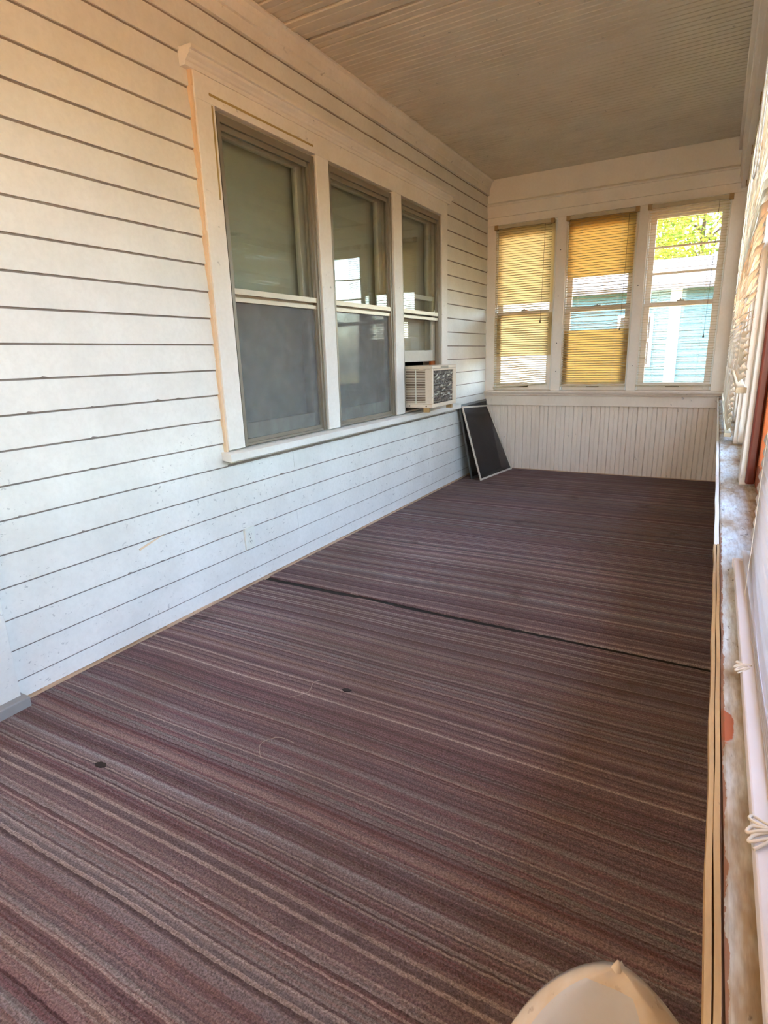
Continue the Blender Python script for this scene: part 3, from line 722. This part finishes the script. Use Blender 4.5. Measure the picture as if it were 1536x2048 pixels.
bB, zB = side_blind(-3.32, 0.82, 1.035, 0.72, 'tan side blind with its bottom rail pulled up crooked', ('slat_t', 'rail'), jitter=0.12, bends=ragged(60, 0.006, 5), rail_tilt=0.03)
bC, zC = side_blind(-5.06, 0.92, 0.765, 1.18, 'near white vinyl blind lowered onto the worn ledge', ('slat_w', 'rail_w'), x=2.146, jitter=0.04, bends=ragged(72, 0.003, 9), rail_out=-0.0125, stack=4)
# knotted cord ends lying on the near blind's bottom rail and cord loop of the tan blind
def curl(name, pts, r, label, parent=None, mat='cord', cat='cord'):
    # smooth the control points with Catmull-Rom
    P = [Vector(p) for p in pts]; out = []
    for i in range(len(P)-1):
        p0, p1, p2, p3 = P[max(i-1, 0)], P[i], P[i+1], P[min(i+2, len(P)-1)]
        for t in [k/6 for k in range(6)]:
            out.append(0.5*((2*p1)+(-p0+p2)*t+(2*p0-5*p1+4*p2-p3)*t*t+(-p0+3*p1-3*p2+p3)*t**3))
    out.append(P[-1]); o = MB().tube(out, r, 6).obj(name, mat, parent, 0, True)
    if label: tag(o, label, cat)
    return o
def bow(cx, cyy, cz, s, label, r=0.0011):
    pts = [(0.010, 0.0, 0.004), (0.002, 0.006, 0.002), (-0.008, 0.012, 0.001), (-0.010, 0.004, 0.003), (0.002, -0.002, 0.004), (-0.009, -0.002, 0.002), (-0.013, -0.010, 0.001), (-0.004, -0.008, 0.005),
           (0.004, -0.004, 0.004), (-0.008, -0.012, 0.002), (-0.012, -0.020, 0.001), (-0.002, -0.016, 0.004), (0.006, -0.010, 0.004), (-0.004, -0.022, 0.002), (-0.009, -0.027, 0.001)]
    return curl('cord_knot', [(cx+a*s, cyy+b*s, cz+c*s) for a, b, c in pts], r, label)
bow(2.124, -5.030, 0.772, 0.8, 'small frayed cord knot on the ledge against the blind rail')
bow(2.129, -5.325, 0.776, 1.0, 'looped white cord bow on the ledge at the near blind rail', 0.0014)
curl('lift_cord', [(2.105-2.128, -3.05+3.32, 2.33-2.352), (2.104-2.128, -3.06+3.32, 2.1-2.352), (2.104-2.128, -3.04+3.32, 1.86-2.352), (2.104-2.128, -3.00+3.32, 1.79-2.352), (2.106-2.128, -3.06+3.32, 1.76-2.352), (2.112-2.128, -3.10+3.32, 1.82-2.352), (2.112-2.128, -3.10+3.32, 2.1-2.352), (2.112-2.128, -3.10+3.32, 2.33-2.352)], 0.003, None, bB).rotation_euler = (0, 0, R90)
# ------------------------------------------------------------------ near end wall (behind the camera) with one window, the sides closed to cut light
wn = struct(empty('wall_near'), 'near porch end wall')
box('knee_panel', (0, 2.30, YN-0.1, YN, 0, 0.78), 'bead', wn)
box('header_panel', (0, 2.30, YN-0.1, YN, 2.36, H+0.02), 'header', wn)
for a, b in ((0, 0.78), (1.40, 2.30)): box('post', (a, b, YN-0.1, YN, 0.78, 2.36), 'header', wn)
for a, b in ((0.78, 1.40),): box('pane', (a, b, YN-0.05, YN-0.046, 0.78, 2.36), 'glass_out', wn)
# house body and porch roof that keep the sun off
hb = MB(); hb.box(-6, -5.9, -12, 4, -0.9, 5); hb.box(-6, -0.14, -12, -11.9, -0.9, 5); hb.box(-6, -0.14, 3.9, 4, -0.9, 5); hb.box(-6, -0.12, -12, 4, 2.9, 3.1)
hb.box(-0.14, -0.04, 0.05, 4, -0.9, 3.0); hb.box(-0.14, -0.04, -12, YN, -0.9, 3.0)
struct(hb.obj('house_body', 'siding'), 'rest of the house behind the porch wall')
struct(MB().prism([(-6, 4.6), (2.9, 2.88), (2.9, 3.0), (-6, 4.8)], 1, -12, 4.3).obj('porch_roof', 'roof'), 'sloping house and porch roof')

# ------------------------------------------------------------------ carpets
def ragged_edge(y, amp, taper, seed):
    rr = random.Random(seed); n = 60
    return [(0.02+(XW-0.022)*i/n, y+rr.uniform(-amp, amp)+taper(i/n)) for i in range(n+1)]
def carpet(name, ya, yb, label):
    """ya, yb: lists of (x,y) for near and far edge"""
    n = len(ya); vs = []; fs = []; T = 0.009
    for (x, y0), (_, y1) in zip(ya, yb):
        vs += [(x, y0, 0.0005), (x, y0, T-0.003), (x, y0+0.004, T), (x, y1-0.004, T), (x, y1, T-0.003), (x, y1, 0.0005)]
    for i in range(n-1):
        for k in range(6): fs.append((i*6+k, i*6+(k+1) % 6, (i+1)*6+(k+1) % 6, (i+1)*6+k))
    fs += [tuple(range(6))[::-1], tuple((n-1)*6+k for k in range(6))]
    o = MB().add(vs, fs).obj(name, 'carpet'); return tag(o, label, 'carpet')
st = lambda y: [(0.02+(XW-0.022)*i/60, y) for i in range(61)]
seam_n = ragged_edge(-3.566, 0.0022, lambda t: 0.014*math.exp(-((t-0.31)/0.05)**2)-0.016*t, 1)
seam_f = ragged_edge(-3.522, 0.0022, lambda t: 0.008*math.exp(-((t-0.3)/0.12)**2)-0.034*t, 2)
carpet('carpet', st(YN+0.01), seam_n, 'striped brown and mauve carpet in front of the dark seam')
carpet('carpet', seam_f, st(-0.012), 'striped brown carpet beyond the dark seam, up to the far wall')
# bits lying on the carpet
def flake(name, x, y, pts, label, mat='debris', cat='debris', h=0.0025):
    o = MB().prism(pts, 2, 0, h).obj(name, mat); o.location = (x, y, 0.0092); return tag(o, label, cat)
flake('dry_leaf_scrap', 0.573, -4.953, [(-0.020, -0.006), (-0.008, -0.012), (0.012, -0.010), (0.022, 0.002), (0.012, 0.010), (-0.010, 0.008)], 'dark scrap on the carpet nearest the door casing')
flake('dark_scrap', 1.015, -4.286, [(-0.016, -0.006), (0.0, -0.012), (0.016, -0.004), (0.018, 0.006), (0.002, 0.009), (-0.012, 0.006)], 'dark red-brown fuzz scrap in the middle of the carpet')
curl('hair_strand', [(0.86, -4.42, 0.011), (0.90, -4.36, 0.012), (0.88, -4.30, 0.011), (0.90, -4.27, 0.011)], 0.0007, 'thin curved straw strand on the middle of the carpet', None, 'hair', 'strand')
curl('hair_strand', [(0.98, -4.71, 0.011), (0.94, -4.66, 0.012), (0.97, -4.61, 0.011), (1.03, -4.61, 0.011)], 0.0007, 'pale curled strand on the carpet near the first scrap', None, 'hair', 'strand')

# ------------------------------------------------------------------ air conditioner
AX0, AX1, AY0, AY1, AZ0, AZ1 = -0.10, 0.226, -1.80, -1.335, 0.757, 1.086
ac = tag(empty('window_air_conditioner', (0.06, -1.5675, AZ0)), 'cream window air conditioner with battered rear fins under the farthest house window', 'air conditioner')
ox = Vector((0.06, -1.5675, AZ0))
def ab(name, boxes, mat, bevel=0.0, parent=ac):
    m = MB()
    for b in boxes: m.box(b[0]-ox.x, b[1]-ox.x, b[2]-ox.y, b[3]-ox.y, b[4]-ox.z, b[5]-ox.z)
    return m.obj(name, mat, parent, bevel)
ab('base_pan', [(AX0, AX1, AY0, AY1, AZ0+0.022, AZ0+0.05)], 'ac', 0.004)
ab('top_cover', [(AX0, AX1, AY0, AY1, AZ1-0.022, AZ1)], 'ac', 0.004)
ab('rear_post', [(AX1-0.058, AX1+0.001, AY0-0.0005, AY0+0.022, AZ0+0.051, AZ1-0.023)], 'ac', 0.003)
ab('rear_post', [(AX1-0.058, AX1+0.001, AY1-0.06, AY1+0.0005, AZ0+0.051, AZ1-0.023)], 'ac', 0.003)
ab('rear_lip', [(AX1-0.010, AX1+0.002, AY0+0.023, AY1-0.061, AZ1-0.036, AZ1-0.023)], 'ac', 0.002)
ab('side_frame', [(AX0, AX0+0.10, AY0, AY0+0.012, AZ0+0.051, AZ1-0.023), (AX0+0.1005, AX1-0.059, AY0, AY0+0.010, AZ0+0.051, AZ0+0.062), (AX0+0.1005, AX1-0.059, AY0, AY0+0.010, AZ1-0.034, AZ1-0.023), (AX0, AX1-0.059, AY1-0.012, AY1, AZ0+0.051, AZ1-0.023)], 'ac', 0.001)
nl = 19
for i in range(nl):
    z = AZ0+0.070+i*(AZ1-0.04-AZ0-0.070)/(nl-1)
    ab('louvre', [(0.0, AX1-0.055, AY0, AY0+0.012, z-0.0034, z+0.0026)], 'ac')
ab('louvre_brace', [(0.088, 0.093, AY0-0.002, AY0+0.004, AZ0+0.05, AZ1-0.025)], 'outlet')
ab('inner_coil', [(0.0, AX1-0.02, AY0+0.024, AY1-0.04, AZ0+0.05, AZ1-0.03)], 'ac_in')
# rear condenser: rows of crumpled fins
fr = MB(); rr = random.Random(4)
ny_, nz_ = 22, 26; vs = []; fs = []
for i in range(ny_+1):
    for k in range(nz_+1):
        y = AY0+0.024+(AY1-AY0-0.084)*i/ny_; z = AZ0+0.048+(AZ1-AZ0-0.084)*k/nz_
        d_ = -0.010+(0.0035 if k % 2 else 0)+ (rr.uniform(-0.004, 0.006) if rr.random() < 0.4 else 0)
        vs.append((AX1-0.002+d_-ox.x, y-ox.y, z-ox.z))
for i in range(ny_):
    for k in range(nz_): a = i*(nz_+1)+k; fs.append((a, a+nz_+1, a+nz_+2, a+1))
fr.add(vs, fs); fr.obj('condenser_fins', 'fin', ac)
cl = MB()
for i in range(26):   # torn fin flaps bent outwards
    y = rr.uniform(AY0+0.04, AY1-0.09); z = rr.uniform(AZ0+0.07, AZ1-0.06); w_ = rr.uniform(0.012, 0.05); h_ = rr.uniform(0.004, 0.012)
    a = rr.uniform(-0.015, 0.02)
    cl.add([(AX1-0.008-ox.x, y-ox.y, z-ox.z), (AX1-0.006-ox.x, y+w_-ox.y, z+a-ox.z), (AX1+0.002-ox.x, y+w_-ox.y, z+a+h_-ox.z), (AX1+0.001-ox.x, y-ox.y, z+h_-ox.z),
            (AX1-0.010-ox.x, y-ox.y, z-ox.z+0.002), (AX1-0.008-ox.x, y+w_-ox.y, z+a-ox.z+0.002), (AX1-ox.x, y+w_-ox.y, z+a+h_-ox.z+0.002), (AX1-0.001-ox.x, y-ox.y, z+h_-ox.z+0.002)],
           [(0, 1, 2, 3), (7, 6, 5, 4), (0, 4, 5, 1), (1, 5, 6, 2), (2, 6, 7, 3), (3, 7, 4, 0)])
cl.obj('bent_fins', 'outlet', ac)
ab('top_tab', [(AX1-0.002, AX1+0.002, -1.64, -1.50, AZ1-0.024, AZ1-0.004)], 'alu')
ab('mount_foot', [(AX1-0.075, AX1-0.03, AY0+0.002, AY0+0.03, AZ0-0.012, AZ0+0.024), (AX1-0.075, AX1-0.03, AY1-0.03, AY1-0.002, AZ0-0.012, AZ0+0.024)], 'bracket')
for (x, z) in ((0.035, AZ0+0.036), (AX1-0.05, AZ0+0.034)): ab('screw', [(x-0.005, x+0.005, AY0-0.0015, AY0+0.002, z-0.005, z+0.005)], 'ac_in')
box('fill', (-0.03, 0.0, OP[2][0]+0.012, AY0, OZ0, 1.115), 'black', bpy.data.objects['window_3']); bpy.data.objects['fill'].name = 'side_filler'
bpy.data.objects['side_filler'].location = (0, -(OP[2][0]+OP[2][1])/2, -OZ0)

# ------------------------------------------------------------------ loose fly screens leaning in the corner
def fly_screen(bl_, br_, tl_, tr_, fw, mf, mm, label, th=0.012):
    P = [Vector(p) for p in (bl_, br_, tr_, tl_)]
    c = P[0].copy(); root = tag(empty('fly_screen', c), label, 'window screen')
    nrm = (P[1]-P[0]).cross(P[3]-P[0]).normalized()
    def bar(name, a, b, inn):
        a = a-c; b = b-c; d_ = (b-a).normalized(); inn = (inn-inn.dot(d_)*d_).normalized()
        vs = []
        for q in (a, b):
            for (u_, v_) in ((0, 0), (fw, 0), (fw, th), (0, th)): vs.append(q+inn*u_+nrm*v_)
        MB().add(vs, [(0, 1, 2, 3), (7, 6, 5, 4), (0, 4, 5, 1), (1, 5, 6, 2), (2, 6, 7, 3), (3, 7, 4, 0)]).obj(name, mf, root)
    ctr = sum(P, Vector())/4
    bar('bottom_rail', P[0], P[1], ctr-(P[0]+P[1])/2); bar('top_rail', P[3], P[2], ctr-(P[2]+P[3])/2)
    bar('side_rail', P[0], P[3], ctr-(P[0]+P[3])/2); bar('side_rail', P[1], P[2], ctr-(P[1]+P[2])/2)
    q = [ctr+(p-ctr)*0.985-c+nrm*th*0.5 for p in P]
    q2 = [v+nrm*0.0008 for v in q]
    MB().add(q+q2, [(0, 1, 2, 3), (7, 6, 5, 4), (0, 4, 5, 1), (1, 5, 6, 2), (2, 6, 7, 3), (3, 7, 4, 0)]).obj('mesh', mm, root)
fly_screen((0.120, -0.700, 0.0125), (0.20, -0.06, 0.0125), (0.030, -0.800, 0.715), (0.035, -0.095, 0.720), 0.020, 'steel_d', 'scrmesh', 'dark framed fly screen leaning behind the lighter one in the corner')
fly_screen((0.226, -0.736, 0.0125), (0.318, -0.070, 0.0125), (0.052, -0.785, 0.700), (0.060, -0.125, 0.660), 0.016, 'steel', 'scrmesh', 'pale metal framed fly screen leaning in front in the far corner')

# ------------------------------------------------------------------ small moulded chair under the camera (only the top of its back shows)
CO = Vector((2.034, -5.60, 0.0))
ch = tag(empty('plastic_chair', CO), 'weathered cream moulded chair, only its rounded back with a pointed nub showing', 'chair')
ZT, YT = 0.593, -5.352
def back_pt(x, d, off):
    """x across, d distance down the back from its top edge, off towards the sitter (-y side, up)"""
    n = Vector((0, -0.90, 0.44)); t = Vector((0, -0.44, -0.90))
    return Vector((x, YT-CO.y, ZT))+t*d+n*off
HB = 0.34
def half(d):                       # half width of the shell at distance d below its top
    u = min(d/0.22, 1.0); return 0.116*(1-(1-u)**2.1)**0.62 if u < 1 else 0.116
NR = 30; ds = [HB*(k/NR)**1.6 for k in range(NR+1)]; NXH = 14
def back_layer(scale, off_fn):
    rows_ = []
    for d in ds:
        hw = max(half(d)*scale, 0.0004)
        rows_.append([back_pt(hw*(-1+2*i/NXH), d+(1-scale)*0.05, off_fn(-1+2*i/NXH, d)) for i in range(NXH+1)])
    return rows_
def rim_off(u, d):
    e = max(abs(u)**6, math.exp(-d/0.010)); dish = -0.004
    roll = -0.022*max(0.0, (u-0.55)/0.45)**1.6*min(1.0, d/0.06) if u > 0.55 else 0.0      # right side rolls back
    return 0.006*(1-e)+0.004*e-0.014*e**3+roll+(dish*(1-abs(u)))
front = back_layer(1.0, rim_off); rear = back_layer(1.0, lambda u, d: rim_off(u, d)-0.010-0.006*(1-abs(u)))
m = MB(); vs = []; fs = []; mi = []; nx = NXH+1
for R_ in (front, rear):
    for row in R_: vs += row
o2 = (NR+1)*nx
for k in range(NR):
    for i in range(NXH):
        a = k*nx+i; fs.append((a, a+1, a+nx+1, a+nx)); u = -1+2*(i+0.5)/NXH; d = ds[k]
        mi.append(1 if (-0.80 < u < 0.50 and d > 0.011) else 0)
        fs.append((o2+a, o2+a+nx, o2+a+nx+1, o2+a+1)); mi.append(0)
for k in range(NR):
    for i in (0, NXH):
        a = k*nx+i; fs.append((a, a+nx, o2+a+nx, o2+a)); mi.append(0)
for i in range(NXH):
    for k in (0, NR): a = k*nx+i; fs.append((a, a+1, o2+a+1, o2+a)); mi.append(0)
m.add(vs, fs); m.mi = mi
bkr = m.obj('backrest', ['chair', 'chair_top'], ch, 0, True)
MB().tube([back_pt(-0.003, 0.008, -0.012), back_pt(-0.003, 0.003, -0.010), back_pt(-0.003, -0.002, -0.009), back_pt(-0.0025, -0.007, -0.009)], [0.0075, 0.0060, 0.0034, 0.001], 8).obj('nub', 'chair', bkr, 0, True)
pb_ = back_pt(0, HB, 0)
seat = MB().prism([(pb_.y+0.02, pb_.z-0.02), (pb_.y+0.02, pb_.z+0.012), (pb_.y-0.05, pb_.z-0.004), (pb_.y-0.26, pb_.z+0.006), (pb_.y-0.285, pb_.z-0.012), (pb_.y-0.27, pb_.z-0.026)], 0, -0.125, 0.125).obj('seat', 'chair', ch, 0.008)
for sx_ in (-1, 1):
    for (yt, yb_) in ((pb_.y-0.01, pb_.y+0.03), (pb_.y-0.25, pb_.y-0.27)):
        MB().tube([(sx_*0.100, yt, pb_.z-0.012), (sx_*0.106, (yt+yb_)/2, pb_.z*0.5), (sx_*0.112, yb_, 0.0125)], [0.016, 0.014, 0.012], 8).obj('leg', 'chair', ch, 0, True)

# ------------------------------------------------------------------ porch ceiling globe lamp behind the camera (warm)
lp = tag(empty('ceiling_lamp', (0.95, -6.70, H)), 'warm glass globe lamp on the porch ceiling behind the viewer', 'lamp')
def sphere(name, r, c, mat, parent, seg=20, rings=12):
    bm = bmesh.new(); bmesh.ops.create_uvsphere(bm, u_segments=seg, v_segments=rings, radius=r)
    for v in bm.verts: v.co += Vector(c)
    me = bpy.data.meshes.new(name); bm.to_mesh(me); bm.free(); return obj(name, me, mat, parent, 0, True)
MB().tube([(0, 0, 0), (0, 0, -0.02), (0, 0, -0.035)], [0.075, 0.075, 0.05], 16).obj('canopy', 'bracket', lp)
sphere('globe', 0.10, (0, 0, -0.13), 'bulb', lp)

# ------------------------------------------------------------------ outside: neighbour house and trees
nh = tag(empty('neighbour_house', (-1.5, 16.0, -0.9)), 'pale blue sided house seen through the far right window', 'house')
def nb_(name, b, mat, parent=nh): return MB().box(*b).obj(name, mat, parent)
body = nb_('wall', (-3.2, 6.5, 0, 6, 0, 3.9), 'house_w')
for k in range(19): MB().prism([(0.0, 0.2*k+0.02), (-0.03, 0.2*k+0.02), (-0.004, 0.2*k+0.218), (0, 0.2*k+0.218)], 0, -3.2, 6.5).obj('lap_board', 'house_w', body)
for x in (-3.2, 2.15, 6.4): nb_('corner_board', (x-0.1, x+0.22, -0.08, 0.02, 0, 3.9), 'white')
for x in (0.5, 4.0):
    wv = nb_('window', (x, x+1.1, -0.07, 0.0, 1.5, 3.2), 'white')
    for z in (1.58, 2.39): nb_('pane', (x+0.09, x+1.01, -0.085, -0.06, z, z+0.72), 'room', wv)
MB().prism([(-0.6, 3.85), (3.0, 5.0), (6.6, 3.85), (6.6, 4.0), (3.0, 5.2), (-0.6, 4.0)], 0, -3.6, 6.9).obj('roof', 'roof', nh)
nb_('chimney', (4.6, 5.1, 2.6, 3.2, 4.5, 5.9), 'brick')

def tree(loc, h, cr, n, mat, label, seed):
    rr = random.Random(seed); t = tag(empty('tree', loc), label, 'tree')
    tk = MB().tube([(0, 0, -0.05), (0.05, 0.02, h*0.3), (-0.04, 0.05, h*0.6), (0.02, 0, h*0.82)], [0.20, 0.15, 0.10, 0.04], 8)
    br = []
    for k in range(6):
        a = k*1.05+rr.uniform(0, 0.4); z = h*rr.uniform(0.4, 0.65)
        tk.tube([(0, 0, z), (math.cos(a)*cr*0.4, math.sin(a)*cr*0.4, z+h*0.12), (math.cos(a)*cr*0.75, math.sin(a)*cr*0.75, z+h*0.2)], [0.07, 0.045, 0.02], 5)
    tk.obj('trunk', 'trunk', t)
    cl_ = [(rr.uniform(-0.6, 0.6)*cr, rr.uniform(-0.6, 0.6)*cr, h*0.66+rr.uniform(-0.22, 0.26)*h, cr*rr.uniform(0.30, 0.55)) for _ in range(16)]
    m = MB()
    for i in range(n):
        c = cl_[rr.randrange(16)]
        d_ = Vector((rr.gauss(0, 1), rr.gauss(0, 1), rr.gauss(0, 1))).normalized()*c[3]*rr.uniform(0.55, 1.0)
        p_ = Vector(c[:3])+d_; s_ = rr.uniform(0.05, 0.10)*cr/2
        a = Vector((rr.gauss(0, 1), rr.gauss(0, 1), rr.gauss(0, 1))).normalized(); b = a.cross(Vector((rr.gauss(0, 1), rr.gauss(0, 1), rr.gauss(0, 1)))).normalized()
        m.add([p_-a*s_, p_+b*s_*0.45, p_+a*s_, p_-b*s_*0.45], [(0, 1, 2, 3)])
    cr_ = m.obj('crown', mat, t); cr_['kind'] = 'stuff'
G = -0.9
tree((-9.5, 14.0, G), 6.2, 2.2, 3500, 'leaf_g', 'green tree well left of the pale blue house', 11)
tree((0.9, 27.5, G), 12.0, 3.8, 7000, 'leaf_y', 'taller yellow-green tree rising behind the pale blue house', 12)
tree((-7.5, 27.0, G), 9.0, 3.4, 4000, 'leaf_g', 'green tree behind the left end of the pale blue house', 13)
tree((18.5, -1.0, G), 7.5, 2.8, 4500, 'leaf_g', 'green tree across the driveway near the far side windows', 14)
tree((18.5, -8.5, G), 8.0, 3.0, 4500, 'leaf_y', 'yellow-green tree across the driveway near the camera end', 15)
tree((15.5, 7.0, G), 6.5, 2.4, 4000, 'leaf_g', 'green tree beyond the driveway past the porch corner', 16)
# unseen board fence added across the drive to block low sky and bounce warmth
M['fence'] = m_paint('fence_boards', lin(124, 80, 48), lin(94, 60, 38), 0.6, 0.0, 0.8, streak=(1, 1, 0.2))
fe = tag(empty('added_board_fence', (9.0, -3.0, G)), 'added brown board fence across the drive, unseen, bouncing warm light', 'fence')
fme = MB().prism([(-0.075, 0.02), (0.075, 0.02), (0.075, 1.95), (0.045, 2.02), (-0.045, 2.02), (-0.075, 1.95)], 0, -0.01, 0.01).mesh('fence_board')
for k in range(120):
    o = obj('fence_board', fme, 'fence', fe); o.location = (random.uniform(-0.004, 0.004), -9.6+k*0.16, random.uniform(-0.02, 0.02))
for z in (0.45, 1.55): MB().box(0.012, 0.055, -9.7, 9.6, z-0.045, z+0.045).obj('rail', 'fence', fe)
for k in range(9): MB().box(0.056, 0.15, -9.6+k*2.38, -9.5+k*2.38, 0, 1.95).obj('post', 'fence', fe)
for k, (x, y, h_, lab) in enumerate(((11.9, -10.2, 4.6, 'bushy tree added behind the brown fence to block low sky, nearest the camera end'), (11.7, -4.6, 4.9, 'bushy tree added behind the brown fence to block low sky, opposite the white blind'), (11.8, 0.9, 4.7, 'bushy tree added behind the brown fence to block low sky, opposite the far corner'))):
    tree((x, y, G), h_, 2.5, 3000, 'leaf_y' if k == 1 else 'leaf_g', lab, 30+k)  # unseen trees added to hide the low sky and dim the wall
# repeats of one kind share a group
for o in list(COL.objects):
    if o.parent is not None or 'category' not in o: continue
    lb = o['label']
    g = {'window blind': 'mini blinds in the far windows' if ' far ' in lb and 'mini' in lb else ('pull-down shades behind the house windows' if 'pull-down' in lb else 'blinds along the side windows'),
         'window shade': 'yellow shades in the far windows', 'tree': 'trees around the yard', 'carpet': 'striped carpet pieces on the porch floor',
         'window screen': 'loose fly screens in the corner', 'strand': 'stray strands on the carpet', 'debris': 'dark scraps on the carpet', 'cord': 'cord knots on the ledge'}.get(o['category'])
    if g: o['group'] = g
